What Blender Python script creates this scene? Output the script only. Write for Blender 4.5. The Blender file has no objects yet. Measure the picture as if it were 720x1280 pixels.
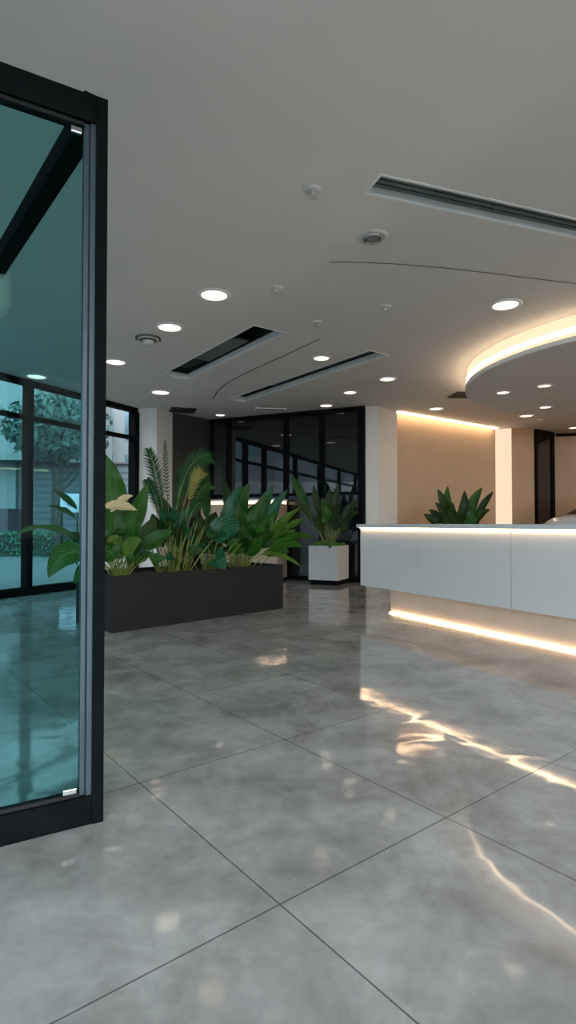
import bpy, bmesh, math, random
from mathutils import Vector, Matrix
random.seed(7)
S = bpy.context.scene
C = S.collection
V = Vector
# ------------------------------------------------------------------ camera, world, exposure
F = 710.0          # focal length in pixels of the 720x1280 frame
H = 1.122          # eye height
CEIL = 3.40
cd = bpy.data.cameras.new('camera'); cam = bpy.data.objects.new('camera', cd); C.objects.link(cam)
cam.location = (0, 0, H); cam.rotation_euler = (math.radians(90) + math.atan(15 / F), 0, 0)
cd.sensor_fit = 'HORIZONTAL'; cd.sensor_width = 36; cd.lens = F / 720 * 36; cd.clip_end = 300; cd.clip_start = .05
S.camera = cam
w = bpy.data.worlds.new('overcast_sky'); S.world = w; w.use_nodes = True
bg = w.node_tree.nodes['Background']
SKY = 1.7; SKY_SUN = 9.6
tc = w.node_tree.nodes.new('ShaderNodeTexCoord'); sp = w.node_tree.nodes.new('ShaderNodeSeparateXYZ')
rp = w.node_tree.nodes.new('ShaderNodeValToRGB')
w.node_tree.links.new(tc.outputs['Generated'], sp.inputs[0]); w.node_tree.links.new(sp.outputs['Z'], rp.inputs[0])
rp.color_ramp.elements[0].color = (.69, .755, .79, 1); rp.color_ramp.elements[1].color = (.80, .90, .96, 1)
w.node_tree.links.new(rp.outputs[0], bg.inputs[0])
# the overcast sky is brightest behind the camera (sun side) and dimmer over the street on the left
mr_ = w.node_tree.nodes.new('ShaderNodeMapRange'); mr_.inputs['From Min'].default_value = -1; mr_.inputs['From Max'].default_value = .35
mr_.inputs['To Min'].default_value = SKY_SUN; mr_.inputs['To Max'].default_value = SKY; mr_.interpolation_type = 'SMOOTHSTEP'
w.node_tree.links.new(sp.outputs['Y'], mr_.inputs[0]); w.node_tree.links.new(mr_.outputs[0], bg.inputs[1])
S.view_settings.view_transform = 'Standard'; S.view_settings.look = 'None'
S.view_settings.exposure = 0.2; S.view_settings.gamma = 1; S.view_settings.use_curve_mapping = False
S.cycles.use_denoising = True
S.cycles.max_bounces = 8; S.cycles.diffuse_bounces = 5; S.cycles.glossy_bounces = 4; S.cycles.transparent_max_bounces = 16
S.cycles.sample_clamp_indirect = 6; S.cycles.caustics_reflective = False; S.cycles.caustics_refractive = False
DOWN_E = 2.0      # strength of the downlight lenses
LED_E = 20.0       # strength of the LED strips
WARM = (1.0, .66, .38)

# ------------------------------------------------------------------ materials
def mat(name, col, rough=.5, metal=0, spec=.5, noise=None, coat=0, bump=None, emit=None, es=0, var=0):
    m = bpy.data.materials.new(name); m.use_nodes = True
    nt = m.node_tree; b = nt.nodes['Principled BSDF']
    b.inputs['Base Color'].default_value = (*col, 1); b.inputs['Roughness'].default_value = rough
    b.inputs['Metallic'].default_value = metal; b.inputs['Specular IOR Level'].default_value = spec
    b.inputs['Coat Weight'].default_value = coat
    if coat: b.inputs['Coat Roughness'].default_value = .05
    t = nt.nodes.new('ShaderNodeTexCoord')
    if noise:
        sc, amt = noise
        n = nt.nodes.new('ShaderNodeTexNoise'); n.inputs['Scale'].default_value = sc; n.inputs['Detail'].default_value = 5
        r = nt.nodes.new('ShaderNodeValToRGB')
        r.color_ramp.elements[0].position = .3; r.color_ramp.elements[1].position = .7
        r.color_ramp.elements[0].color = (*[c * (1 - amt) for c in col], 1)
        r.color_ramp.elements[1].color = (*[min(1, c * (1 + amt)) for c in col], 1)
        nt.links.new(t.outputs['Object'], n.inputs['Vector']); nt.links.new(n.outputs['Fac'], r.inputs[0])
        nt.links.new(r.outputs[0], b.inputs['Base Color'])
    if bump:
        n2 = nt.nodes.new('ShaderNodeTexNoise'); n2.inputs['Scale'].default_value = bump[0]
        bp = nt.nodes.new('ShaderNodeBump'); bp.inputs['Strength'].default_value = bump[1]; bp.inputs['Distance'].default_value = .01
        nt.links.new(t.outputs['Object'], n2.inputs['Vector']); nt.links.new(n2.outputs['Fac'], bp.inputs['Height'])
        nt.links.new(bp.outputs[0], b.inputs['Normal'])
    if emit:
        b.inputs['Emission Color'].default_value = (*emit, 1); b.inputs['Emission Strength'].default_value = es
    return m

def glass(name, tint, refl_rough=.0, ior=1.45, gloss=(1, 1, 1)):
    m = bpy.data.materials.new(name); m.use_nodes = True; nt = m.node_tree; nt.nodes.clear()
    o = nt.nodes.new('ShaderNodeOutputMaterial'); mx = nt.nodes.new('ShaderNodeMixShader')
    tr = nt.nodes.new('ShaderNodeBsdfTransparent'); gl = nt.nodes.new('ShaderNodeBsdfGlossy'); fr = nt.nodes.new('ShaderNodeFresnel')
    tr.inputs[0].default_value = (*tint, 1); gl.inputs['Roughness'].default_value = refl_rough; gl.inputs[0].default_value = (*gloss, 1)
    fr.inputs[0].default_value = ior
    ge = nt.nodes.new('ShaderNodeNewGeometry'); mm = nt.nodes.new('ShaderNodeMath'); mm.operation = 'SUBTRACT'; mm.use_clamp = True
    nt.links.new(fr.outputs[0], mm.inputs[0]); nt.links.new(ge.outputs['Backfacing'], mm.inputs[1])   # reflect on the entry face only
    nt.links.new(mm.outputs[0], mx.inputs[0]); nt.links.new(tr.outputs[0], mx.inputs[1]); nt.links.new(gl.outputs[0], mx.inputs[2])
    nt.links.new(mx.outputs[0], o.inputs[0]); return m

def emis(name, col, s):
    m = bpy.data.materials.new(name); m.use_nodes = True; nt = m.node_tree; nt.nodes.clear()
    o = nt.nodes.new('ShaderNodeOutputMaterial'); e = nt.nodes.new('ShaderNodeEmission')
    e.inputs[0].default_value = (*col, 1); e.inputs[1].default_value = s
    nt.links.new(e.outputs[0], o.inputs[0]); return m

def floor_mat():
    m = bpy.data.materials.new('polished_stone_tiles'); m.use_nodes = True; nt = m.node_tree; L = nt.links.new
    b = nt.nodes['Principled BSDF']; t = nt.nodes.new('ShaderNodeTexCoord')
    def noise(sc, det, dist=0, vec=None):
        n = nt.nodes.new('ShaderNodeTexNoise'); n.inputs['Scale'].default_value = sc; n.inputs['Detail'].default_value = det
        n.inputs['Distortion'].default_value = dist; n.inputs['Roughness'].default_value = .6
        L(vec or t.outputs['Object'], n.inputs['Vector']); return n
    n1 = noise(2.4, 7, .5); n2 = noise(11, 6, .3)
    r = nt.nodes.new('ShaderNodeValToRGB'); r.color_ramp.elements[0].position = .32; r.color_ramp.elements[1].position = .62
    r.color_ramp.elements[0].color = (.28, .272, .264, 1); r.color_ramp.elements[1].color = (.50, .50, .495, 1)
    L(n1.outputs['Fac'], r.inputs[0])
    r2 = nt.nodes.new('ShaderNodeValToRGB'); r2.color_ramp.elements[0].position = .3; r2.color_ramp.elements[1].position = .65
    r2.color_ramp.elements[0].color = (.80, .79, .78, 1); r2.color_ramp.elements[1].color = (1, 1, 1, 1)
    L(n2.outputs['Fac'], r2.inputs[0])
    mu = nt.nodes.new('ShaderNodeMix'); mu.data_type = 'RGBA'; mu.blend_type = 'MULTIPLY'; mu.inputs[0].default_value = 1
    L(r.outputs[0], mu.inputs[6]); L(r2.outputs[0], mu.inputs[7])
    br = nt.nodes.new('ShaderNodeTexBrick'); br.offset = 0; br.squash = 1
    br.inputs['Scale'].default_value = 1; br.inputs['Brick Width'].default_value = .8; br.inputs['Row Height'].default_value = 1.0
    br.inputs['Mortar Size'].default_value = .0028; br.inputs['Mortar Smooth'].default_value = .2
    br.inputs['Color1'].default_value = (1, 1, 1, 1); br.inputs['Color2'].default_value = (.93, .93, .93, 1); br.inputs['Mortar'].default_value = (.3, .3, .3, 1)
    L(t.outputs['Object'], br.inputs['Vector'])
    mu2 = nt.nodes.new('ShaderNodeMix'); mu2.data_type = 'RGBA'; mu2.blend_type = 'MULTIPLY'; mu2.inputs[0].default_value = 1
    L(mu.outputs[2], mu2.inputs[6]); L(br.outputs['Color'], mu2.inputs[7]); L(mu2.outputs[2], b.inputs['Base Color'])
    rr = nt.nodes.new('ShaderNodeMapRange'); rr.inputs['From Min'].default_value = .3; rr.inputs['From Max'].default_value = .7
    rr.inputs['To Min'].default_value = .10; rr.inputs['To Max'].default_value = .035
    L(n1.outputs['Fac'], rr.inputs[0]); L(rr.outputs[0], b.inputs['Roughness'])
    n3 = noise(4.2, 1.0, .6)
    b1 = nt.nodes.new('ShaderNodeBump'); b1.inputs['Strength'].default_value = 1; b1.inputs['Distance'].default_value = .0018
    L(n3.outputs['Fac'], b1.inputs['Height'])
    b2 = nt.nodes.new('ShaderNodeBump'); b2.invert = True; b2.inputs['Strength'].default_value = .12; b2.inputs['Distance'].default_value = .001
    L(br.outputs['Fac'], b2.inputs['Height']); L(b1.outputs[0], b2.inputs['Normal']); L(b2.outputs[0], b.inputs['Normal'])
    b.inputs['IOR'].default_value = 1.62
    return m

def leaf_mat(name, c1, c2, rib, stripe=18, rough=.38, stripes=.5, dim=.6):
    if not name.startswith('dried') and not name.startswith('yellowing'): c1, c2, rib = [tuple(x * dim for x in c) for c in (c1, c2, rib)]
    """leaf with midrib and slanted lateral veins; UV: u along the blade, v across (0..1)"""
    m = bpy.data.materials.new(name); m.use_nodes = True; nt = m.node_tree; L = nt.links.new
    b = nt.nodes['Principled BSDF']; uv = nt.nodes.new('ShaderNodeUVMap'); s = nt.nodes.new('ShaderNodeSeparateXYZ'); L(uv.outputs[0], s.inputs[0])
    def mth(op, a, bb=None):
        n = nt.nodes.new('ShaderNodeMath'); n.operation = op
        for i, x in enumerate((a, bb)):
            if x is None: continue
            if isinstance(x, (int, float)): n.inputs[i].default_value = x
            else: L(x, n.inputs[i])
        return n.outputs[0]
    v = mth('ABSOLUTE', mth('SUBTRACT', s.outputs['Y'], .5))
    ph = mth('MULTIPLY', mth('SUBTRACT', s.outputs['X'], mth('MULTIPLY', v, .55)), stripe * 2 * math.pi)
    wv = mth('POWER', mth('ADD', mth('MULTIPLY', mth('SINE', ph), .5), .5), 3.0)
    oi = nt.nodes.new('ShaderNodeObjectInfo')
    mixc = nt.nodes.new('ShaderNodeMix'); mixc.data_type = 'RGBA'
    L(oi.outputs['Random'], mixc.inputs[0]); mixc.inputs[6].default_value = (*c1, 1); mixc.inputs[7].default_value = (*c2, 1)
    mv = nt.nodes.new('ShaderNodeMix'); mv.data_type = 'RGBA'; L(mth('MULTIPLY', wv, stripes), mv.inputs[0]); L(mixc.outputs[2], mv.inputs[6]); mv.inputs[7].default_value = (*rib, 1)
    rb = mth('LESS_THAN', v, .022)
    mr = nt.nodes.new('ShaderNodeMix'); mr.data_type = 'RGBA'; L(mth('MULTIPLY', rb, .8), mr.inputs[0]); L(mv.outputs[2], mr.inputs[6]); mr.inputs[7].default_value = (*rib, 1)
    L(mr.outputs[2], b.inputs['Base Color']); b.inputs['Roughness'].default_value = rough
    bp = nt.nodes.new('ShaderNodeBump'); bp.inputs['Strength'].default_value = .4; bp.inputs['Distance'].default_value = .004
    L(wv, bp.inputs['Height']); L(bp.outputs[0], b.inputs['Normal'])
    b.inputs['Specular IOR Level'].default_value = .22
    # light passes a little through a leaf
    tl = nt.nodes.new('ShaderNodeBsdfTranslucent'); L(mr.outputs[2], tl.inputs[0])
    ad = nt.nodes.new('ShaderNodeMixShader'); ad.inputs[0].default_value = .25
    out = nt.nodes['Material Output']; L(b.outputs[0], ad.inputs[1]); L(tl.outputs[0], ad.inputs[2]); L(ad.outputs[0], out.inputs[0])
    return m

def stripes_mat(name, c1, c2, scale, axis='Z', rough=.5, spec=.5):
    m = mat(name, c1, rough, spec=spec); nt = m.node_tree; b = nt.nodes['Principled BSDF']
    t = nt.nodes.new('ShaderNodeTexCoord'); wv = nt.nodes.new('ShaderNodeTexWave'); wv.bands_direction = axis
    wv.inputs['Scale'].default_value = scale; r = nt.nodes.new('ShaderNodeValToRGB')
    r.color_ramp.elements[0].position = .15; r.color_ramp.elements[1].position = .3
    r.color_ramp.elements[0].color = (*c2, 1); r.color_ramp.elements[1].color = (*c1, 1)
    nt.links.new(t.outputs['Object'], wv.inputs[0]); nt.links.new(wv.outputs['Fac'], r.inputs[0]); nt.links.new(r.outputs[0], b.inputs['Base Color'])
    return m

M = dict(
    floor=floor_mat(),
    ceiling=mat('ceiling_paint', (.76, .745, .72), .85, noise=(.6, .03)),
    white_wall=mat('white_wall_paint', (.60, .60, .59), .7, noise=(1.2, .03)),
    beige_wall=mat('beige_wall_paint', (.43, .33, .245), .7, noise=(1.5, .04)),
    dark_panel=mat('charcoal_panel', (.022, .021, .022), .45, noise=(2, .12)),
    black_glass=mat('black_mirror_glass', (.006, .007, .008), .02, spec=.8, coat=0),
    lower_gloss=mat('blue_black_panel', (.008, .010, .014), .12, spec=.5, noise=(2, .1)),
    black_metal=mat('black_metal', (.006, .007, .0075), .5, spec=.02, noise=(8, .2)),
    bead=mat('blue_grey_bead', (.05, .075, .09), .4, metal=.3, noise=(5, .1)),
    gasket=mat('black_gasket', (.004, .004, .005), .7, noise=(9, .2)),
    door_glass=glass('teal_tinted_glass', (.52, .79, .81), ior=1.09),
    window_glass=glass('clear_window_glass', (.93, .95, .955), ior=1.2),
    planter=mat('charcoal_planter', (.016, .016, .016), .5, spec=.1, noise=(3, .12)),
    soil=mat('dark_soil', (.02, .014, .01), .95, noise=(30, .5), bump=(40, 1)),
    white_lacquer=mat('white_lacquer', (.56, .56, .56), .32, noise=(2, .015)),
    counter_top=mat('grey_white_solid_surface', (.52, .56, .57), .3, noise=(3, .02)),
    plinth=mat('warm_stone_plinth', (.50, .41, .34), .4, noise=(4, .08)),
    seam=mat('shadow_joint', (.10, .10, .10), .8, noise=(4, .1)),
    dark_slot=mat('dark_plenum', (.010, .014, .014), .6, noise=(3, .3)),
    slot_grey=mat('grey_slot_panel', (.09, .11, .11), .4, noise=(3, .2)),
    slot_metal=mat('green_grey_metal', (.12, .17, .165), .35, metal=.5, noise=(4, .2)),
    trim_white=mat('white_trim', (.86, .88, .88), .5, noise=(4, .02)),
    plastic=mat('white_plastic', (.62, .62, .60), .4, noise=(10, .03)),
    grey_mesh=mat('grey_speaker_mesh', (.22, .22, .20), .6, noise=(60, .3)),
    chrome=mat('chrome', (.5, .5, .5), .2, metal=1, noise=(5, .05)),
    lens=emis('downlight_lens', (1, .80, .60), DOWN_E),
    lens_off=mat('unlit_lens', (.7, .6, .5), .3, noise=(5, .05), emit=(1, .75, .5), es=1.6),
    led=emis('warm_led', WARM, LED_E),
    led_soft=emis('warm_led_diffuser', (1.0, .70, .42), LED_E * .55),
    pave=mat('grey_pavement', (.085, .10, .105), .8, noise=(.8, .12)),
    pale_build=mat('pale_render', (.15, .165, .17), .8, noise=(.5, .05)),
    street_facade=mat('blue_grey_facade', (.13, .22, .26), .8, noise=(.3, .15)),
    dark_build=stripes_mat('charcoal_louvres', (.05, .075, .085), (.02, .03, .035), .9),
    brick=mat('dark_maroon_brick', (.055, .04, .05), .8, noise=(3, .3)),
    facade_glass=mat('facade_glass', (.10, .16, .20), .1, noise=(.8, .4)),
    bark=mat('dark_bark', (.03, .025, .02), .9, noise=(12, .4)),
    tree_leaf=mat('dark_tree_foliage', (.03, .065, .055), .6, noise=(6, .5)),
    hedge=mat('hedge_foliage', (.02, .10, .06), .6, noise=(9, .5)),
    sign=mat('white_sign_face', (.30, .33, .38), .5, noise=(2, .03)),
    sign_dark=mat('dark_blue_sign_mark', (.04, .08, .15), .5, noise=(4, .2)),
    leaf=leaf_mat('broad_leaf', (.020, .105, .008), (.038, .155, .012), (.10, .24, .04), 14, .36, .35),
    leaf_y=leaf_mat('yellow_veined_leaf', (.022, .13, .016), (.035, .17, .02), (.42, .42, .05), 11, .36, .6),
    leaf_s=leaf_mat('striped_leaf', (.008, .085, .03), (.016, .12, .035), (.06, .30, .14), 13, .3, .6),
    leaf_d=leaf_mat('dark_leaf', (.012, .050, .006), (.026, .080, .009), (.07, .14, .03), 12, .4, .3),
    leaf_l=leaf_mat('lime_leaf', (.06, .17, .02), (.10, .22, .025), (.30, .36, .07), 12, .4, .4),
    frond=leaf_mat('palm_leaflet', (.015, .09, .02), (.03, .12, .02), (.05, .16, .04), 3, .4, .1),
    frond_y=leaf_mat('yellowing_palm_leaflet', (.14, .14, .02), (.22, .19, .04), (.55, .42, .15), 3, .45, .5),
    dry=leaf_mat('dried_leaf_tan', (.55, .40, .20), (.60, .46, .26), (.80, .68, .45), 5, .7, .6),
    stalk=mat('green_stalk', (.075, .12, .022), .5, noise=(12, .35)),
    stalk_y=mat('yellow_green_stalk', (.17, .19, .04), .5, noise=(12, .35)),
    moss=mat('bright_moss', (.05, .16, .02), .8, noise=(30, .5)),
    car_paint=mat('white_car_paint', (.72, .74, .76), .15, coat=1, noise=(.5, .01)),
    car_glass=mat('car_glass', (.008, .009, .01), .03, spec=.8, noise=(1, .1)),
    tyre=mat('tyre_rubber', (.015, .015, .015), .8, noise=(20, .2)),
    car_lamp=mat('car_lamp', (.35, .38, .42), .08, metal=.6, noise=(20, .3)),
)

# ------------------------------------------------------------------ geometry helpers
def mesh_obj(name, bm, m, parent=None, smooth=False, loc=None, rot=0):
    me = bpy.data.meshes.new(name); bm.normal_update(); bm.to_mesh(me); bm.free()
    o = bpy.data.objects.new(name, me); C.objects.link(o)
    me.materials.append(M[m] if isinstance(m, str) else m)
    if smooth:
        for p in me.polygons: p.use_smooth = True
    if parent is not None: o.parent = parent
    if loc is not None: o.location = loc
    if rot: o.rotation_euler = (0, 0, rot)
    return o

def tag(o, label, cat, group=None, kind=None):
    o['label'] = label
    if cat: o['category'] = cat
    if group: o['group'] = group
    if kind: o['kind'] = kind
    return o
def struct(o): o['kind'] = 'structure'; return o
def thing(name, label, cat, loc=(0, 0, 0), rz=0, group=None):
    o = bpy.data.objects.new(name, None); C.objects.link(o); o.location = loc; o.rotation_euler = (0, 0, rz); o.empty_display_size = .2
    return tag(o, label, cat, group)

def box(bm, x0, x1, y0, y1, z0, z1, bev=0):
    r = bmesh.ops.create_cube(bm, size=1)
    vs = r['verts']
    for v in vs: v.co = V(((x0 + x1) / 2 + v.co.x * (x1 - x0), (y0 + y1) / 2 + v.co.y * (y1 - y0), (z0 + z1) / 2 + v.co.z * (z1 - z0)))
    if bev:
        es = list({e for v in vs for e in v.link_edges})
        bmesh.ops.bevel(bm, geom=es, offset=bev, segments=2, affect='EDGES', profile=.6)
    return bm
def B(*a, **k): return box(bmesh.new(), *a, **k)

def slab(bm, p, q, z0, z1, t, off=0):
    """upright box from plan point p to q, thickness t to the left of p->q, shifted by off"""
    p = V((p[0], p[1])); q = V((q[0], q[1])); d = (q - p).normalized(); n = V((-d.y, d.x))
    a = [p + n * off, q + n * off, q + n * (off + t), p + n * (off + t)]
    lo = [bm.verts.new((v.x, v.y, z0)) for v in a]; hi = [bm.verts.new((v.x, v.y, z1)) for v in a]
    bm.faces.new(lo[::-1]); bm.faces.new(hi)
    for i in range(4): bm.faces.new((lo[i], lo[(i + 1) % 4], hi[(i + 1) % 4], hi[i]))
    bmesh.ops.recalc_face_normals(bm, faces=bm.faces)
    return bm
def SL(*a, **k): return slab(bmesh.new(), *a, **k)

def prism(pts, z0, z1):
    bm = bmesh.new()
    lo = [bm.verts.new((x, y, z0)) for x, y in pts]; hi = [bm.verts.new((x, y, z1)) for x, y in pts]
    n = len(pts); bm.faces.new(lo[::-1]); bm.faces.new(hi)
    for i in range(n): bm.faces.new((lo[i], lo[(i + 1) % n], hi[(i + 1) % n], hi[i]))
    bmesh.ops.recalc_face_normals(bm, faces=bm.faces)
    return bm

def lathe(bm, prof, n=32, c=(0, 0, 0)):
    rings = []
    for r, z in prof:
        rings.append([bm.verts.new((c[0] + r * math.cos(2 * math.pi * k / n), c[1] + r * math.sin(2 * math.pi * k / n), c[2] + z)) for k in range(n)])
    for a, b in zip(rings, rings[1:]):
        for k in range(n): bm.faces.new((a[k], a[(k + 1) % n], b[(k + 1) % n], b[k]))
    if prof[0][0] > 1e-6: pass
    return bm
def LA(prof, n=32, caps=True):
    bm = lathe(bmesh.new(), prof, n)
    if caps:
        bm.verts.ensure_lookup_table()
        bm.faces.new([bm.verts[i] for i in range(n)][::-1]); bm.faces.new([bm.verts[len(bm.verts) - n + i] for i in range(n)])
    bmesh.ops.recalc_face_normals(bm, faces=bm.faces)
    return bm

def tube(bm, pts, r0, r1=None, n=6):
    r1 = r0 if r1 is None else r1; rings = []
    for i, p in enumerate(pts):
        t = (pts[min(i + 1, len(pts) - 1)] - pts[max(i - 1, 0)]).normalized()
        s = t.cross(V((0, 0, 1)))
        if s.length < .01: s = V((1, 0, 0))
        s.normalize(); u = s.cross(t); r = r0 + (r1 - r0) * i / (len(pts) - 1)
        rings.append([bm.verts.new(p + (s * math.cos(2 * math.pi * k / n) + u * math.sin(2 * math.pi * k / n)) * r) for k in range(n)])
    for a, b in zip(rings, rings[1:]):
        for k in range(n): bm.faces.new((a[k], a[(k + 1) % n], b[(k + 1) % n], b[k]))
    bm.faces.new(rings[0][::-1]); bm.faces.new(rings[-1])
    return bm

def at(px, py, d): return V(((px - 360) / F * d, d, H + (655 - py) / F * d))
def onceil(px, py, z=CEIL):
    d = (z - H) * F / (655 - py); return V(((px - 360) / F * d, d))

# ------------------------------------------------------------------ setting: floor, ceiling, walls
fo = V((-.024, 1.70, 0)); fa = math.atan2(.619, .785)
struct(mesh_obj('floor', B(-16, 24, -22, 22, -.12, 0), 'floor', loc=fo, rot=fa))
# trimmed to the room outline afterwards: the room's plan
WL = V((-4.30, 8.50)); wd = (V((-2.95, 11.15)) - WL).normalized()
W_END = V((-2.95, 11.15))
def wl(s): return W_END - wd * s     # plan point s metres back along the window wall
WN = V((-wd.y, wd.x))                # outward normal
BACK = -3.0
wl_back = wl((11.15 - BACK) / wd.y)
plan = [(wl_back.x, BACK), (11.5, BACK), (11.5, 14.6), (W_END.x - .3, 14.6), (W_END.x, W_END.y)]
fl = bpy.data.objects['floor']
bm = prism([(p[0], p[1]) for p in plan], -.12, 0)
R = Matrix.Rotation(-fa, 4, 'Z') @ Matrix.Translation(-fo)
bm.transform(R); bm.to_mesh(fl.data); bm.free()

# ceiling with the slot openings, cut as holes in a filled 2D curve
slots = {
    'a': [onceil(311, 407), onceil(362, 413), onceil(226, 476), onceil(210, 465)],
    'b': [onceil(465, 438), onceil(482, 442), onceil(300, 504), onceil(293, 495)],
    'c': [onceil(480, 217), onceil(458, 233), onceil(735, 297), onceil(735, 271)],
}
def rectify(q):
    # long axis between the short ends' midpoints, constant width
    a = (q[0] + q[1]) / 2; b = (q[2] + q[3]) / 2; d = (b - a).normalized(); n = V((-d.y, d.x))
    wdt = (abs((q[1] - q[0]).dot(n)) + abs((q[2] - q[3]).dot(n))) / 2
    return a, b, d, n, wdt
cu = bpy.data.curves.new('ceiling', 'CURVE'); cu.dimensions = '2D'; cu.fill_mode = 'BOTH'
def spl(pts):
    s = cu.splines.new('POLY'); s.points.add(len(pts) - 1)
    for i, p in enumerate(pts): s.points[i].co = (p[0], p[1], 0, 1)
    s.use_cyclic_u = True
spl(plan)
slot_geo = {}
for k, q in slots.items():
    a, b, d, n, wdt = rectify(q)
    if k == 'c': b = b + d * 2.2
    slot_geo[k] = (a, b, d, n, wdt)
    spl([a - n * wdt / 2, b - n * wdt / 2, b + n * wdt / 2, a + n * wdt / 2])
tmp = bpy.data.objects.new('tmp', cu); C.objects.link(tmp)
dg = bpy.context.evaluated_depsgraph_get(); me = bpy.data.meshes.new_from_object(tmp.evaluated_get(dg)); bpy.data.objects.remove(tmp)
bm = bmesh.new(); bm.from_mesh(me); bmesh.ops.remove_doubles(bm, verts=bm.verts, dist=1e-4)
bm.transform(Matrix.Translation((0, 0, CEIL)))
struct(mesh_obj('ceiling', bm, 'ceiling'))
struct(mesh_obj('ceiling_slab', prism([(p[0], p[1]) for p in plan], CEIL + .5, CEIL + .6), 'ceiling'))

# the ceiling joints
def joint(name, pts, wdt=.006):
    bm = bmesh.new(); prev = None
    for i, p in enumerate(pts):
        d = (pts[min(i + 1, len(pts) - 1)] - pts[max(i - 1, 0)]).normalized(); n = V((-d.y, d.x)) * wdt
        a = bm.verts.new((p.x - n.x, p.y - n.y, CEIL - .002)); b = bm.verts.new((p.x + n.x, p.y + n.y, CEIL - .002))
        if prev: bm.faces.new((prev[0], a, b, prev[1]))
        prev = (a, b)
    bmesh.ops.solidify(bm, geom=bm.faces[:], thickness=.0015)
    return struct(mesh_obj(name, bm, 'seam'))
joint('trim_1', [onceil(x, y) for x, y in ((412, 324), (450, 324.5), (500, 327), (560, 332), (620, 339), (680, 346.5), (725, 352))], .005)
joint('trim_2', [onceil(x, y) for x, y in ((400, 422), (360, 441), (320, 459), (296, 471), (280, 480), (271, 489), (266, 498))], .009)

def slot_thing(k, label, metal=False):
    a, b, d, n, wdt = slot_geo[k]; L = (b - a).length; ang = math.atan2(d.y, d.x)
    t = thing('ceiling_slot', label, 'ceiling slot', (a.x, a.y, CEIL), ang, None)
    hw = wdt / 2; hgt = .085
    bm = bmesh.new()
    box(bm, 0, L, -hw - .02, -hw, -.004, hgt); box(bm, 0, L, hw, hw + .02, -.004, hgt)
    box(bm, -.02, 0, -hw - .02, hw + .02, -.004, hgt); box(bm, L, L + .02, -hw - .02, hw + .02, -.004, hgt)
    mesh_obj('slot_reveal', bm, 'trim_white', t)
    mesh_obj('slot_cover', B(-.02, L + .02, -hw - .02, hw + .02, hgt + .25, hgt + .27), 'dark_slot', t)
    bm = bmesh.new()
    box(bm, 0, L, -hw - .02, -hw - .005, hgt, hgt + .25); box(bm, 0, L, hw + .005, hw + .02, hgt, hgt + .25)
    box(bm, -.02, -.005, -hw - .02, hw + .02, hgt, hgt + .25); box(bm, L + .005, L + .02, -hw - .02, hw + .02, hgt, hgt + .25)
    mesh_obj('slot_wall', bm, 'dark_slot', t)
    if metal:
        for i in range(4):
            y = -hw + (i + .5) * wdt / 4
            bl = mesh_obj('diffuser_blade', B(.01, L - .01, y - .018, y + .018, .045, .06, bev=.003), 'slot_metal', t)
    else:
        # side lighter baffle panel inside the slot
        x0, x1 = (.30, .72) if k == 'a' else (.01, .74)
        mesh_obj('baffle', B(x0 * L, x1 * L, -hw + .01, hw - .01, hgt + .02, hgt + .05), 'slot_grey', t)
        mesh_obj('baffle', B(.78 * L, .97 * L, -hw + .01, hw - .01, hgt + .06, hgt + .08), 'dark_slot', t)
    return t
slot_thing('a', 'wide dark recessed ceiling slot with white reveal above the long planter')
slot_thing('b', 'narrow grey recessed ceiling slot with white reveal, behind the wide dark one')
slot_thing('c', 'long green-grey metal linear air diffuser in the ceiling at upper right', metal=True)

# small flat access panels / thin diffusers near the back
def flat_vent(p, ang, L, wdt, label, m='slot_metal'):
    t = thing('ceiling_vent', label, 'ceiling vent', (p.x, p.y, CEIL), ang)
    bm = bmesh.new(); box(bm, -L / 2, L / 2, -wdt / 2, -wdt / 2 + .03, -.012, 0); box(bm, -L / 2, L / 2, wdt / 2 - .03, wdt / 2, -.012, 0)
    box(bm, -L / 2, -L / 2 + .03, -wdt / 2 + .03, wdt / 2 - .03, -.012, 0); box(bm, L / 2 - .03, L / 2, -wdt / 2 + .03, wdt / 2 - .03, -.012, 0)
    mesh_obj('vent_frame', bm, 'trim_white' if m != 'dark_slot' else 'dark_slot', t)
    bm = bmesh.new()
    k = max(3, int(wdt / .06))
    for i in range(k):
        y = -wdt / 2 + .04 + (wdt - .08) * i / (k - 1); box(bm, -L / 2 + .03, L / 2 - .03, y - .012, y + .012, -.008, 0)
    mesh_obj('vent_slats', bm, m, t)
flat_vent(onceil(338, 511), .15, .62, .22, 'thin pale ceiling vent just in front of the dark glass wall')
flat_vent(onceil(228, 512), .3, .5, .5, 'small dark ceiling vent beside the white column', 'dark_slot')
flat_vent(onceil(592, 493), .1, .75, .45, 'dark square ceiling vent beside the lit canopy', 'dark_slot')

# ---- left window wall --------------------------------------------------------------
def window(n, s0, s1, first=False):
    """bay of the window wall between s0 and s1 metres from the column"""
    a, b = wl(s1), wl(s0); L = (b - a).length; ang = math.atan2(wd.y, wd.x)
    t = bpy.data.objects.new('window_%d' % n, None); C.objects.link(t); struct(t)
    t.location = (a.x, a.y, 0); t.rotation_euler = (0, 0, ang)
    bm = bmesh.new()
    box(bm, 0, L, 0, .12, 0, .13); box(bm, 0, L, 0, .12, CEIL - .09, CEIL)
    mesh_obj('window_frame', bm, 'black_metal', t)
    mesh_obj('transom', B(.06, L - .06, .01, .11, 2.77, 2.84), 'black_metal', t)
    mesh_obj('mullion', B(-.055, .055, -.01, .125, .13, CEIL - .09), 'black_metal', t)
    if first: mesh_obj('mullion', B(L - .12, L, -.03, .14, .13, CEIL - .09), 'black_metal', t)
    mesh_obj('pane', B(.055, L - .055, .055, .065, .13, 2.77), 'window_glass', t)
    mesh_obj('pane', B(.055, L - .055, .055, .065, 2.84, CEIL - .09), 'window_glass', t)
s = 0
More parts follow.
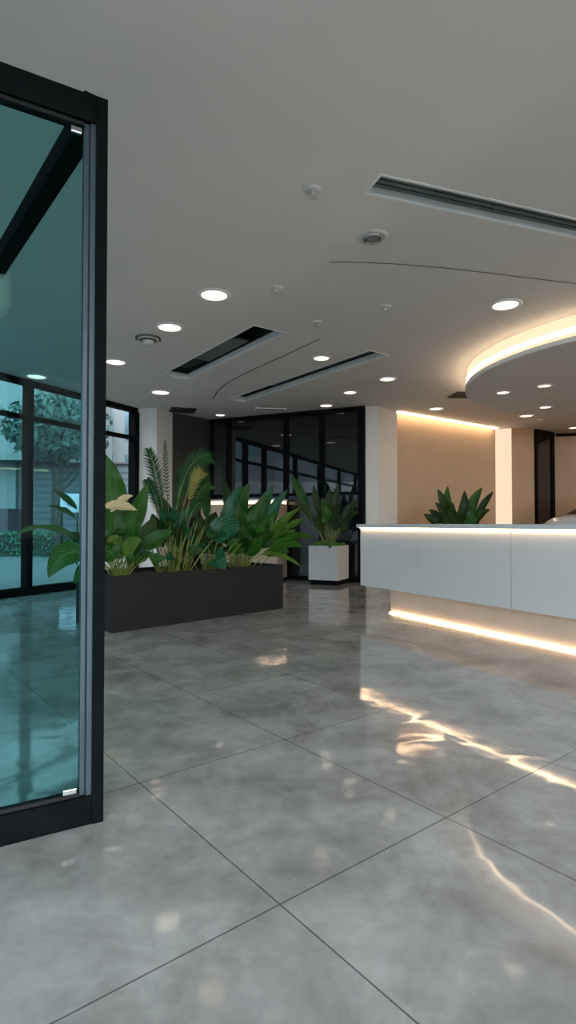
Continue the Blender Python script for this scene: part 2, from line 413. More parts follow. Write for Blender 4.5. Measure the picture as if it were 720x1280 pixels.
bays = [0, 1.25, 2.47] + [2.47 + 2.45 * i for i in range(1, 6)] + [(11.15 - BACK) / wd.y - .01]
for i in range(len(bays) - 1): window(i + 1, bays[i], bays[i + 1], i == 0)

# glazed facade behind the camera
fx0 = wl_back.x; nb = 12; wv = (11.5 - fx0) / nb
for i in range(nb):
    t = bpy.data.objects.new('window_%d' % (20 + i), None); C.objects.link(t); struct(t); t.location = (fx0 + i * wv, BACK, 0)
    bm = bmesh.new(); box(bm, 0, wv, -.12, 0, 0, .13); box(bm, 0, wv, -.12, 0, CEIL - .12, CEIL); box(bm, 0, .1, -.12, 0, .13, CEIL - .12)
    mesh_obj('window_frame', bm, 'black_metal', t)
    mesh_obj('pane', B(.1, wv, -.065, -.055, .13, CEIL - .12), 'window_glass', t)

# ---- column beside the windows
col = [(-2.97, 11.17), (-2.57, 11.09), (-2.36, 11.56), (-2.6, 12.2), (-3.0, 12.3), (-3.25, 11.6)]
struct(mesh_obj('wall_column', prism(col, 0, CEIL), 'white_wall'))
# ---- dark panelled return and the black glass wall
D0, D1, D2 = V((-2.36, 11.56)), V((-1.70, 12.35)), V((1.46, 10.9))
struct(mesh_obj('wall_dark_panel', SL(D0, D1, 0, CEIL, .12), 'dark_panel'))
t = bpy.data.objects.new('wall_back_glass', None); C.objects.link(t); struct(t)
gd = (D2 - D1).normalized(); GL = (D2 - D1).length
def gpt(px):
    r = (px - 360) / F; tt = (r * D1.y - D1.x) / ((D2.x - D1.x) - r * (D2.y - D1.y)); return tt * GL
t.location = (D1.x, D1.y, 0); t.rotation_euler = (0, 0, math.atan2(gd.y, gd.x))
ms = [0, gpt(285), gpt(357), gpt(402), GL]
for i in range(4):
    a, b = ms[i] + (.03 if i else 0), ms[i + 1] - .03
    mesh_obj('glass_panel', B(a, b, .03, .06, 1.75, CEIL - .09), 'black_glass', t)
    mesh_obj('lower_panel', B(a, b, .02, .06, .08, 1.69), 'lower_gloss', t)
for x in ms[1:-1] : mesh_obj('mullion', B(x - .045, x + .045, -.02, .08, 0, CEIL), 'black_metal', t)
mesh_obj('mullion', B(-.03, .05, -.02, .08, 0, CEIL), 'black_metal', t); mesh_obj('mullion', B(GL - .12, GL, -.02, .08, 0, CEIL), 'black_metal', t)
mesh_obj('top_rail', B(0, GL, -.015, .08, CEIL - .09, CEIL - .001), 'black_metal', t)
mesh_obj('bottom_rail', B(0, GL, -.015, .08, .0, .08), 'black_metal', t)
mesh_obj('transom', B(0, GL, -.01, .07, 1.69, 1.75), 'black_metal', t)
mesh_obj('backing', B(0, GL, .09, .14, 0, CEIL), 'dark_panel', t)

# ---- white pillar, recess wall with cove light, pilaster, side walls
struct(mesh_obj('wall_pillar', prism([(1.50, 10.95), (1.745, 10.97), (2.20, 11.42), (2.20, 11.75), (1.50, 11.75)], 0, CEIL), 'white_wall'))
A0, A1 = V((2.10, 11.50)), V((5.02, 13.62))
struct(mesh_obj('wall_alcove', SL(A0, A1, 0, CEIL, .15), 'beige_wall'))
P0, P1, P2 = V((5.02, 13.55)), V((5.28, 13.28)), V((5.92, 13.62))
struct(mesh_obj('wall_pilaster', prism([P0, (5.28, 13.42), (5.92, 13.62), (5.95, 14.2), (5.0, 14.2)], 0, CEIL), 'beige_wall'))
struct(mesh_obj('wall_right_back', SL((6.62, 14.15), (11.5, 13.0), 0, CEIL, .15), 'beige_wall'))
struct(mesh_obj('wall_right', B(11.5, 11.65, BACK, 14.6, 0, CEIL), 'beige_wall'))
struct(mesh_obj('wall_back', B(-3.2, 11.5, 14.6, 14.75, 0, CEIL + .6), 'white_wall'))
struct(mesh_obj('trim_3', SL((6.66, 14.05), (11.4, 12.93), CEIL - .10, CEIL - .03, .04), 'black_metal'))
tag(mesh_obj('cove_light', B(11.38, 11.44, BACK + .5, 13.0, CEIL - .06, CEIL - .002), emis('added_warm_fill', WARM, 48)),  # added fill light out of view, warms the ceiling and room
    'added warm fill light along the top of the unseen right side wall', 'cove light')
dA = (A1 - A0).normalized(); nA = V((dA.y, -dA.x))
t = tag(mesh_obj('cove_light', SL(A0 + nA * .10 + dA * .06, A1 + nA * .10 - dA * .16, CEIL - .03, CEIL - .002, .03, -.03), 'led'),
        'long warm LED line along the top of the beige recess wall', 'cove light')
t = tag(mesh_obj('wall_light', SL(A1 + nA * .03 - dA * .10, V((5.28, 13.38)), .02, CEIL - .02, .02, -.03), emis('warm_wall_light', (1.0, .78, .56), .86)),
        'tall vertical warm light strip at the right edge of the recess', 'wall light')
# dark framed glass door leaf between the pilaster and the far wall
q0, q1 = V((5.93, 13.60)), V((6.60, 14.08)); L = (q1 - q0).length
t = bpy.data.objects.new('door_1', None); C.objects.link(t); struct(t); t.location = (q0.x, q0.y, 0); t.rotation_euler = (0, 0, math.atan2((q1 - q0).y, (q1 - q0).x))
bm = bmesh.new(); box(bm, 0, .07, -.03, .06, 0, CEIL); box(bm, L - .12, L, -.03, .06, 0, CEIL); box(bm, .07, L - .12, -.03, .06, CEIL - .14, CEIL); box(bm, .07, L - .12, -.03, .06, 0, .1)
mesh_obj('door_frame', bm, 'black_metal', t); mesh_obj('door_panel', B(.07, L - .12, .0, .03, .1, CEIL - .14), 'black_glass', t)

# ------------------------------------------------------------------ round ceiling canopy with cove light
cc = (5.12, 7.72); R0 = 2.58
t = thing('ceiling_canopy', 'large round white dropped canopy with glowing warm rim over the reception counter', 'ceiling canopy', (cc[0], cc[1], 0))
ZD = 3.10
mesh_obj('canopy_disc', LA([(R0 - .03, ZD), (R0, ZD + .008), (R0, ZD + .06), (R0 - .04, ZD + .065)], 128), mat('canopy_white', (.78, .79, .79), .6, noise=(1, .02)), t, smooth=False)
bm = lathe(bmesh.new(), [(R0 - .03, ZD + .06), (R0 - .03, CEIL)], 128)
mesh_obj('cove_glow_band', bm, emis('canopy_cove_glow', (1.0, .69, .45), 1.15), t, smooth=True)  # band wall emits by itself, standing in for LED light falling on it
bm = lathe(bmesh.new(), [(R0 - .028, ZD + .11), (R0 - .018, ZD + .11), (R0 - .018, ZD + .17), (R0 - .028, ZD + .17), (R0 - .028, ZD + .11)], 128)
mesh_obj('led_strip', bm, emis('canopy_led', (1.0, .72, .46), 6.5), t, smooth=True)

# ------------------------------------------------------------------ downlights
def downlight(name_loc, label, r, z=CEIL, lens='lens', proto=[None]):
    x, y = name_loc
    t = thing('downlight', label, 'downlight', (x, y, z), 0, 'recessed downlights')
    bm = lathe(bmesh.new(), [(r, -.002), (r + .008, -.014), (r + .032, -.010), (r + .045, -.001)], 32)
    mesh_obj('trim_ring', bm, 'trim_white', t, smooth=True)
    bm = LA([(r, -.004), (r + .002, -.008)], 32); mesh_obj('lens', bm, lens, t)
    return t
DL = [
    ((267, 366), 'large lit round downlight nearest the camera, above the planter', .125),
    ((211, 407), 'lit round downlight beside the ribbed round ceiling detector', .125),
    ((143, 451), 'lit round downlight right beside the black door post', .125),
    ((200, 489.5), 'lit round downlight near the white column and windows', .14),
    ((44, 469.5), 'lit round downlight seen through the teal glass above the windows', .13),
    ((402, 446), 'lit round downlight between the two slots, just above the narrow slot', .10),
    ((485, 472.5), 'lit round downlight right of the narrow slot, above the white pillar', .11),
    ((438, 489.5), 'lit round downlight above the dark glass wall, below the narrow slot', .10),
    ((634, 378.5), 'large lit round downlight in front of the glowing canopy', .125),
    ((546, 510), 'lit round downlight just above the beige recess cove light', .12),
    ((659, 519), 'lit round downlight beyond the canopy, above the lit pilaster', .12),
    ((275, 518), 'small lit round downlight above the dark charcoal panel', .09),
    ((408, 506), 'lit round downlight closest to the dark glass wall', .11),
    ((719, 534), 'lit round downlight at far right edge of the photo', .11),
]
for (px, py), lab, r in DL:
    p = onceil(px, py); downlight((p.x, p.y), lab, r)
for (px, py), lab, r, ln in (((630, 489.5), 'lit round downlight in the underside of the canopy, leftmost', .085, 'lens'),
                         ((682, 481), 'dim round downlight in the underside of the canopy, nearest', .085, 'lens_off'),
                         ((683, 508), 'lit round downlight in the underside of the canopy, furthest back', .085, 'lens')):
    p = onceil(px, py, ZD); downlight((p.x, p.y), lab, r, ZD, ln)
for x, y in ((-1.2, 1.2), (1.9, 1.0), (-3.6, 3.6), (.6, -1.2), (3.8, 2.4)):   # above and behind the camera, seen in reflections
    downlight((x, y), 'lit round downlight in the ceiling above the entrance, outside the photo', .125)

# ceiling fixtures
def sprinkler(px, py, label):
    p = onceil(px, py); t = thing('sprinkler', label, 'sprinkler', (p.x, p.y, CEIL), 0, 'ceiling sprinklers')
    mesh_obj('escutcheon', LA([(.062, -.0005), (.055, -.012), (.03, -.016)], 24), 'plastic', t, smooth=True)
    mesh_obj('nozzle', LA([(.012, -.016), (.012, -.04), (.008, -.045)], 12), 'plastic', t)
    bm = LA([(.03, -.050), (.032, -.053)], 16); tube(bm, [V((-.02, 0, -.016)), V((-.024, 0, -.035)), V((-.006, 0, -.052))], .003); tube(bm, [V((.02, 0, -.016)), V((.024, 0, -.035)), V((.006, 0, -.052))], .003)
    mesh_obj('deflector', bm, 'plastic', t)
sprinkler(392, 232, 'small white ceiling sprinkler nearest the camera, left of the long diffuser')
sprinkler(346, 357, 'small dark-dotted ceiling sprinkler beside the large front downlight')
sprinkler(397, 401, 'small white ceiling sprinkler above the wide slot right end')
sprinkler(483, 381, 'small white ceiling sprinkler below the round ceiling speaker')
sprinkler(677, 524, 'tiny ceiling sprinkler beyond the canopy near the far wall')
p = onceil(467, 292.5); t = thing('ceiling_speaker', 'round white-rimmed ceiling speaker with grey centre below the long diffuser', 'ceiling speaker', (p.x, p.y, CEIL))
mesh_obj('outer_ring', lathe(bmesh.new(), [(.125, -.001), (.12, -.010), (.085, -.016), (.078, -.006)], 40), 'plastic', t, smooth=True)
mesh_obj('inner_ring', lathe(bmesh.new(), [(.078, -.006), (.075, -.022), (.066, -.024), (.062, -.008)], 40), 'chrome', t, smooth=True)
mesh_obj('grille', LA([(.062, -.008), (.055, -.020), (.02, -.024)], 40), 'grey_mesh', t, smooth=True)
p = onceil(184, 421); t = thing('smoke_detector', 'ribbed round detector with white dome on the ceiling left of the slots', 'smoke detector', (p.x, p.y, CEIL))
for i, r in enumerate((.155, .125, .095)):
    mesh_obj('ring', lathe(bmesh.new(), [(r, -.002 - .012 * i), (r + .004, -.014 - .012 * i), (r - .014, -.016 - .012 * i), (r - .018, -.004 - .012 * i)], 40), 'slot_grey' if i % 2 == 0 else 'plastic', t, smooth=True)
mesh_obj('base_plate', LA([(.15, -.0005), (.075, -.02), (.07, -.05)], 40), 'gasket', t)
mesh_obj('dome', LA([(.075, -.04), (.072, -.06), (.055, -.082), (.03, -.092), (.008, -.095)], 32), 'plastic', t, smooth=True)

# ------------------------------------------------------------------ foreground glass door
ct = V((-.716, 2.20)); dl = V((-.30, -.175)).normalized()
dp = ct; ang = math.atan2(dl.y, dl.x); DW = 1.15; DH = 2.765
t = thing('glass_door', 'tall black-framed teal glass door leaf standing at the left foreground', 'door', (ct.x, ct.y, 0), ang)
# local x runs from the free edge away to the left; local +y is towards the camera
fw = .042
bm = bmesh.new(); box(bm, 0, fw, -.05, .04, .0, DH, bev=.003); mesh_obj('stile', bm, 'black_metal', t)
mesh_obj('stile', B(DW - .09, DW, -.045, .035, .0, DH, bev=.003), 'black_metal', t)
mesh_obj('top_rail', B(fw, DW - .09, -.045, .035, DH - .105, DH, bev=.003), 'black_metal', t)
mesh_obj('bottom_rail', B(fw, DW - .09, -.045, .035, .0, .105, bev=.003), 'black_metal', t)
bm = bmesh.new(); box(bm, fw, fw + .019, -.02, .025, .105, DH - .105); mesh_obj('glazing_bead', bm, 'bead', t)
bm = bmesh.new(); box(bm, fw + .024, fw + .040, -.02, .012, .105, DH - .105); mesh_obj('glazing_bead', bm, 'bead', t)
bm = bmesh.new(); box(bm, fw + .019, fw + .024, -.02, .012, .105, DH - .105)
box(bm, fw + .040, DW - .09, -.012, .018, .105, .118); box(bm, fw + .040, DW - .09, -.012, .018, DH - .118, DH - .105)
mesh_obj('gasket', bm, 'gasket', t)
mesh_obj('pane', B(fw + .040, DW - .09, -.003, .005, .118, DH - .118), 'door_glass', t)
clip = B(fw + .05, fw + .10, .005, .022, .118, .14, bev=.004); mesh_obj('corner_clip', clip, 'chrome', t)
clip = B(fw + .05, fw + .09, .005, .02, DH - .155, DH - .13, bev=.004); mesh_obj('corner_clip', clip, 'chrome', t)
# dark overhead beam running back from the door head to a white hanging drum
b0 = V((-.76, 2.23)); bd = V((-.789, 1)).normalized(); BL = 1.80
t = thing('overhead_beam', 'slim dark overhead beam running back from the glass door head', 'beam', (b0.x, b0.y, 0), math.atan2(bd.y, bd.x))
mesh_obj('beam', B(.02, BL, -.04, .045, DH - .02, DH + .08, bev=.004), 'black_metal', t)
e = b0 + bd * (BL + .12) + V((-.03, 0))
t = thing('drum_fixture', 'white rounded drum fixture at the end of the dark overhead beam', 'ceiling fixture', (e.x, e.y, DH - .02))
mesh_obj('drum_body', LA([(.03, .12), (.11, .07), (.13, .04), (.13, -.15), (.115, -.20), (.08, -.25), (.03, -.265)], 32), 'plastic', t, smooth=True)
mesh_obj('drum_stem', LA([(.015, CEIL - DH + .02), (.015, .11)], 12), 'plastic', t)

# ------------------------------------------------------------------ reception counter
K0 = V((.945, 7.42)); kd = V((.5493, -1.0)).normalized(); kn = V((-kd.y, kd.x))   # kn points away from camera side (behind)
if kn.y < 0: kn = -kn
CL = 5.4; CT = 1.12; CB = .325
t = thing('reception_counter', 'long white floating reception counter with warm LED lines under top and base', 'reception counter', (K0.x, K0.y, 0), math.atan2(kd.y, kd.x))
# local x along the front (towards the camera), local y: +y is left of kd
sgn = 1 if V((-kd.y, kd.x)).dot(kn) > 0 else -1
def kb(x0, x1, y0, y1, z0, z1, bev=0):
    ya, yb = sorted((y0 * sgn, y1 * sgn)); return B(x0, x1, ya, yb, z0, z1, bev=bev)
mesh_obj('counter_top', kb(-.04, CL, -.035, .85, CT - .045, CT, .004), 'counter_top', t)
mesh_obj('counter_body', kb(.0, CL, .025, .80, CB + .004, CT - .075), 'white_lacquer', t)
mesh_obj('counter_deck', kb(.0, CL, .03, .80, CT - .075, CT - .045), 'white_lacquer', t)
def kx(px):
    r = (px - 360) / F; return (r * K0.y - K0.x) / (kd.x - r * kd.y)
seams = [0, kx(522.5), kx(638), kx(638) + 1.15, kx(638) + 2.3, CL]
for a, b in zip(seams, seams[1:]):
    mesh_obj('front_panel', kb(a + (.005 if a else 0), b - .005, .0, .025, CB, CT - .048, .0015), 'white_lacquer', t)
mesh_obj('top_led', kb(.02, CL, -.022, -.008, CT - .053, CT - .046), 'led', t)
mesh_obj('plinth', kb(.36, CL, .20, .70, .035, CB + .004), 'plinth', t)
mesh_obj('plinth_base', kb(.36, CL, .21, .70, 0, .035), 'plinth', t)
mesh_obj('base_led', kb(.37, CL, .175, .188, .003, .013), emis('warm_led_base', (1.0, .69, .42), 22), t)

# ------------------------------------------------------------------ white lit cabinet behind the planter
ga = gpt(258) + .22; gb = gpt(352) + .17
o0 = D1 + gd * ga; o1 = D1 + gd * gb; gn = V((gd.y, -gd.x))
t = thing('side_counter', 'tall white counter with warm lit top edge behind the long planter', 'counter', (*(o0 + gn * .55), 0), math.atan2(gd.y, gd.x))
SLn = gb - ga
mesh_obj('cabinet_body', B(0, SLn, .0, .45, .06, 1.52, bev=.003), 'beige_wall', t)
mesh_obj('cabinet_base', B(.03, SLn - .03, .04, .44, 0, .06), 'black_metal', t)
mesh_obj('cabinet_top', B(-.02, SLn + .02, -.03, .46, 1.585, 1.62, bev=.003), 'white_lacquer', t)
mesh_obj('cabinet_led', B(.01, SLn - .01, .0, .44, 1.52, 1.585), emis('cabinet_led_glow', (1, .72, .45), 2.0), t)

# ------------------------------------------------------------------ planters
U = V((1.74, 1.72)).normalized(); N = V((-U.y, U.x)); PC = V((-1.80, 5.85)); PL = 2.44; PD = .86; PH = .585
t = thing('long_planter', 'long charcoal trough planter on the tiled floor', 'planter', (PC.x, PC.y, 0), math.atan2(U.y, U.x))
bm = bmesh.new(); th = .03
box(bm, 0, PL, 0, th, 0, PH, bev=.004); box(bm, 0, PL, PD - th, PD, 0, PH, bev=.004); box(bm, 0, th, th, PD - th, 0, PH); box(bm, PL - th, PL, th, PD - th, 0, PH); box(bm, th, PL - th, th, PD - th, 0, .05)
mesh_obj('planter_body', bm, 'planter', t)
bm = bmesh.new(); bmesh.ops.create_grid(bm, x_segments=40, y_segments=16, size=.5)
for v in bm.verts: v.co = V((PL / 2 + v.co.x * (PL - 2 * th), PD / 2 + v.co.y * (PD - 2 * th), PH - .045 + random.uniform(-.012, .012)))
mesh_obj('soil', bm, 'soil', t)

sq = .58; sc_ = at(402, 690, 10.75)
wr = -math.radians(26)
t = thing('square_planter', 'white square cube planter with black plinth in front of the dark glass wall', 'planter', (.77, 10.72, 0), wr)
bm = bmesh.new(); h = sq / 2
box(bm, -h, h, -h, -h + .025, .09, .72, bev=.003); box(bm, -h, h, h - .025, h, .09, .72, bev=.003); box(bm, -h, -h + .025, -h + .025, h - .025, .09, .72); box(bm, h - .025, h, -h + .025, h - .025, .09, .72); box(bm, -h + .025, h - .025, -h + .025, h - .025, .09, .12)
mesh_obj('planter_body', bm, 'white_lacquer', t)
mesh_obj('plinth', B(-h + .03, h - .03, -h + .03, h - .03, 0, .09), 'black_metal', t)
mesh_obj('soil', B(-h + .025, h - .025, -h + .025, h - .025, .6, .68), 'soil', t)
bm = bmesh.new()
for i in range(46):
    c = V((random.uniform(-.25, .25), random.uniform(-.25, .25), .70 + random.uniform(-.01, .05)))
    r = bmesh.ops.create_icosphere(bm, subdivisions=2, radius=random.uniform(.04, .065))
    for v in r['verts']: v.co = v.co * (1 + random.uniform(-.22, .22)) + c
tag(mesh_obj('ground_cover', bm, 'moss', None, True, loc=(.77, 10.72, 0), rot=wr), 'bright green moss mound filling the top of the white cube planter', 'ground cover', kind='stuff')

# ------------------------------------------------------------------ plants
def bez(a, b, c, t): return a * (1 - t) ** 2 + b * 2 * t * (1 - t) + c * t * t
CAMP = V((0, 0, H))
def leaf(root, inv, base, tip, width, t0=.45, rise=.25, face=.6, m='leaf', stalk='stalk', sr=.006, fold=.22, droop=0, twist=0, shape=.8, mid=None, thin_stalk=True):
    """a leaf blade with its stalk: the stalk climbs from base, the blade runs on to the tip"""
    ctrl = (base * .45 + tip * .55) + V((0, 0, rise)) if mid is None else mid
    blade = bez(base, ctrl, tip, t0)
    bm = bmesh.new(); uvl = bm.loops.layers.uv.new('UVMap'); nu, nv = 20, 6; grid = []; ph = random.uniform(0, 6.28); bow = random.uniform(-.35, .35) * width; tipd = random.uniform(.05, .35) * width; amp = random.uniform(.03, .09)
    for i in range(nu + 1):
        u = i / nu; tt = t0 + (1 - t0) * u; p = bez(base, ctrl, tip, tt)
        tg = (bez(base, ctrl, tip, min(1, tt + .02)) - bez(base, ctrl, tip, tt - .02)).normalized()
        view = (CAMP - p).normalized()
        nn = V((0, 0, 1)) * (1 - face) + view * face
        if twist: nn = Matrix.Rotation(twist, 3, tg) @ nn
        side = tg.cross(nn)
        if side.length < .05: side = tg.cross(V((1, 0, .2)))
        side.normalize(); nrm = side.cross(tg).normalized()
        wdt = width * .5 * (math.sin(math.pi * min(1, u ** shape * .985 + .015)) ** .8) if 0 < u < 1 else .002
        p = p + side * bow * math.sin(math.pi * u) - V((0, 0, 1)) * tipd * (u * u - u) * -1.0
        row = []
        for j in range(nv + 1):
            s = (j / nv - .5) * 2
            off = side * s * wdt + nrm * (abs(s) * fold * wdt + amp * width * math.sin(u * 15 + ph + s * 1.7) * abs(s) * (4 * u * (1 - u))) - V((0, 0, 1)) * droop * wdt * s * s
            row.append(bm.verts.new(p + off))
        grid.append(row)
    for i in range(nu):
        for j in range(nv):
            f = bm.faces.new((grid[i][j], grid[i + 1][j], grid[i + 1][j + 1], grid[i][j + 1]))
            for lp, (a, b) in zip(f.loops, ((i, j), (i + 1, j), (i + 1, j + 1), (i, j + 1))): lp[uvl].uv = (a / nu, b / nv)
    bm.transform(inv); o = mesh_obj('leaf', bm, m, root, True)
    if t0 > .03:
        bm = bmesh.new(); tube(bm, [bez(base, ctrl, tip, t0 * 1.04 * k / 8) for k in range(9)], sr, sr * .6); bm.transform(inv)
        mesh_obj('stalk', bm, stalk, o, True)
    return o

def frond(root, inv, base, tip, mid, ll=.22, n=26, t0=.35, m='frond', sr=.006, spread=.75):
    bm = bmesh.new(); uvl = bm.loops.layers.uv.new('UVMap')
    for i in range(n):
        u = i / (n - 1); tt = t0 + (1 - t0) * u; p = bez(base, mid, tip, tt)
        tg = (bez(base, mid, tip, min(1, tt + .02)) - bez(base, mid, tip, tt - .02)).normalized()
        view = (CAMP - p).normalized(); side = tg.cross(view * .8 + V((0, 0, .3))).normalized()
        Ln = ll * (math.sin(math.pi * (.12 + .80 * u))) ** .7
        for s in (-1, 1):
            d = (side * s * spread + tg * 1.05 + V((0, 0, -.12)) + V((random.uniform(-.08, .08), random.uniform(-.1, .1), random.uniform(-.08, .08)))).normalized()
            w_ = tg * .017; a = p; k = 4; prev = None
            for q in range(k + 1):
                f = q / k; c = a + d * Ln * f + V((0, 0, -.25 * Ln * f * f)); ww = w_ * (1.0 - .92 * f) * (1 if f > 0 else .5)
                x, y = bm.verts.new(c - ww), bm.verts.new(c + ww)
                if prev:
                    fc = bm.faces.new((prev[0], x, y, prev[1]))
                    for lp, uvv in zip(fc.loops, ((f - .25, 0), (f, 0), (f, 1), (f - .25, 1))): lp[uvl].uv = uvv
                prev = (x, y)
    bm.transform(inv); o = mesh_obj('frond', bm, m, root, True)
    bm = bmesh.new(); tube(bm, [bez(base, mid, tip, k / 14) for k in range(15)], sr, .002); bm.transform(inv)
    mesh_obj('stalk', bm, 'stalk_y', o, True)

def plant(name, label, cat, p, z, group=None):
    t = thing(name, label, cat, (p[0], p[1], z), 0, group); return t, Matrix.Translation((-p[0], -p[1], -z))
SZ = PH - .05
def base_pt(c, r, z):
    a = random.uniform(0, 6.28); q = random.uniform(.2, 1) * r
    return V((c[0] + q * math.cos(a), c[1] + q * math.sin(a) * .7, z))
def stalks(root, inv, c, r, z, n, hgt, m='stalk_y', lean=.1, rad=.007):
    for i in range(n):
        b = base_pt(c, r, z); o = V(((b.x - c[0]) * 1.2 + random.uniform(-lean, lean), (b.y - c[1]) * .8, hgt * random.uniform(.7, 1.1)))
        bm = bmesh.new(); tube(bm, [b, b + o * .5 + V((0, 0, .02)), b + o], rad, rad * .5); bm.transform(inv)
        mesh_obj('stem', bm, m, root, True)

# --- left broad-leaved plant
c1 = PC + U * .25 + N * .36; d1 = c1.y
root, inv = plant('broadleaf_plant', 'broad-leaved green plant with curled tan dead leaves at left end of the trough', 'plant', c1, SZ, 'plants in the trough planter')
# (tip x, tip y, depth offset, width, t0, rise, face, material, twist)
left = [
    (117, 556, .05, .34, .22, .10, .95, 'leaf', 0),
    (184, 604, .0, .20, .30, .05, .95, 'leaf', .1),
    (14, 672, -.10, .13, .35, .55, .35, 'leaf_l', 0),
    (66, 612, .05, .09, .60, .30, .45, 'leaf', 0),
    (60, 632, .1, .10, .60, .34, .35, 'leaf', 0),
    (61, 722, -.20, .26, .42, .50, .9, 'leaf_y', 0),
    (93, 730, -.25, .17, .5, .34, .85, 'leaf', 0),
    (216, 664, .05, .19, .35, .24, .7, 'leaf', 0),
    (208, 698, -.05, .15, .55, .22, .8, 'leaf', 0),
    (168, 640, -.10, .24, .30, .06, .9, 'leaf', -.2),
    (146, 636, -.10, .26, .28, .05, .95, 'leaf', 0),
    (195, 645, .25, .20, .35, .15, .7, 'leaf_d', .3),
    (120, 640, .20, .24, .35, .08, .9, 'leaf_d', 0),
    (178, 676, -.15, .15, .35, .18, .85, 'leaf_l', 0),
    (130, 690, -.20, .20, .40, .15, .9, 'leaf', 0),
    (85, 668, .10, .15, .45, .30, .6, 'leaf_d', 0),
    (160, 668, .22, .22, .30, .10, .9, 'leaf_d', 0),
]
for (x, y, dd, wd_, t0, ri, fc, mm, tw) in left:
    leaf(root, inv, base_pt(c1, .12, SZ), at(x, y, d1 + dd), wd_, t0, ri, fc, mm, twist=tw, stalk='stalk_y')
def fill(root, inv, c, z, n, rx, h0, h1, w0, w1, mats, rad=.1, stalk='stalk_y', depth=.25):
    """smaller leaves between the big ones, arching out from the crown"""
    for i in range(n):
        a = 2 * math.pi * (i + random.random()) / n; q = random.uniform(.45, 1); hh = random.uniform(h0, h1)
        tip = V((c[0] + rx * q * math.cos(a), c[1] + depth * q * math.sin(a), z + hh * (1.15 - .35 * q)))
        leaf(root, inv, base_pt(c, rad, z), tip, random.uniform(w0, w1), random.uniform(.35, .55), random.uniform(.08, .26), random.uniform(.55, .95), random.choice(mats), twist=random.uniform(-.5, .5), stalk=stalk, sr=.005, fold=random.uniform(.1, .35))
fill(root, inv, c1, SZ, 16, .42, .25, .62, .10, .17, ['leaf', 'leaf_d', 'leaf_d', 'leaf_y'])
for (x0, y0, x1, y1, w_) in ((130, 633, 171, 638, .11), (146, 626, 166, 620, .07), (138, 640, 160, 630, .06)):
    b = at(x0, y0, d1 - .25); e = at(x1, y1, d1 - .22)
    o = leaf(root, inv, b, e, w_, .0, .05, .75, 'dry', fold=.5); o['label'] = 'curled tan dried leaf'
stalks(root, inv, c1, .13, SZ, 22, .34)

# --- palm
c2 = PC + U * .98 + N * .40; d2 = c2.y
root, inv = plant('palm_plant', 'tall feathery palm with yellowing fronds in middle of the trough', 'plant', c2, SZ, 'plants in the trough planter')
for (x, y, dd, mx, my, ll, n, mm) in ((186, 562, .1, 203, 612, .17, 30, 'frond'), (206, 552, .15, 206, 600, .07, 20, 'frond'),
                                  (262, 569, .0, 222, 560, .23, 40, 'frond'), (256, 592, -.1, 236, 570, .20, 30, 'frond'), (252, 590, -.15, 240, 580, .15, 22, 'frond_y'), (184, 600, .1, 200, 622, .15, 24, 'frond'),
                                  (236, 585, .2, 222, 590, .20, 30, 'frond'), (254, 632, .1, 240, 612, .18, 26, 'frond'), (262, 604, .3, 246, 600, .16, 26, 'frond')):
    b = base_pt(c2, .10, SZ); frond(root, inv, b, at(x, y, d2 + dd), at(mx, my, d2 + dd * .5), ll, n, .45, mm)
for (x, y, dd, wd_, t0, ri, fc, mm, tw) in [
    (244, 660, -.25, .20, .5, .30, .5, 'leaf_s', 0), (178, 668, -.2, .16, .5, .25, .6, 'leaf', 0), (208, 700, -.3, .16, .6, .25, .8, 'leaf_s', 0),
    (196, 618, .1, .16, .4, .10, .8, 'leaf_d', 0), (222, 622, .1, .18, .4, .10, .8, 'leaf_d', 0), (238, 634, .05, .16, .45, .12, .7, 'leaf_s', .2),
    (190, 642, .1, .18, .4, .12, .8, 'leaf_d', 0), (226, 650, .1, .2, .4, .10, .9, 'leaf_d', 0), (212, 640, .2, .2, .4, .1, .9, 'leaf_d', 0), (252, 690, -.1, .14, .5, .2, .8, 'leaf_d', 0)]:
    leaf(root, inv, base_pt(c2, .13, SZ), at(x, y, d2 + dd), wd_, t0, ri, fc, mm, twist=tw, stalk='stalk_y', sr=.008)
fill(root, inv, c2, SZ, 14, .30, .45, .85, .08, .14, ['leaf_d', 'leaf_d', 'leaf_s'])
stalks(root, inv, c2, .2, SZ, 34, .55, rad=.009, lean=.06)

# --- striped round-leaved plant
c3 = PC + U * 1.45 + N * .34; d3 = c3.y
root, inv = plant('striped_leaf_plant', 'plant with large striped drooping leaves between palm and right clump', 'plant', c3, SZ, 'plants in the trough planter')
for (x, y, dd, wd_, t0, ri, fc, mm, tw) in [
    (282, 676, -.25, .36, .52, .50, .85, 'leaf_s', 0), (234, 690, -.1, .18, .5, .4, .7, 'leaf_s', 0), (301, 606, .0, .15, .35, .18, .7, 'leaf_s', 0),
    (282, 712, -.3, .26, .5, .40, .9, 'leaf_s', 0), (246, 640, .1, .16, .45, .15, .8, 'leaf_d', 0), (258, 600, .2, .12, .5, .1, .8, 'leaf_d', 0),
    (270, 640, .2, .2, .4, .15, .8, 'leaf_d', 0), (254, 668, .1, .2, .4, .15, .8, 'leaf_d', 0), (276, 655, .1, .2, .4, .2, .8, 'leaf', 0)]:
    leaf(root, inv, base_pt(c3, .10, SZ), at(x, y, d3 + dd), wd_, t0, ri, fc, mm, twist=tw)
fill(root, inv, c3, SZ, 14, .34, .25, .75, .09, .15, ['leaf_d', 'leaf_s', 'leaf_d'])
stalks(root, inv, c3, .16, SZ, 16, .35)

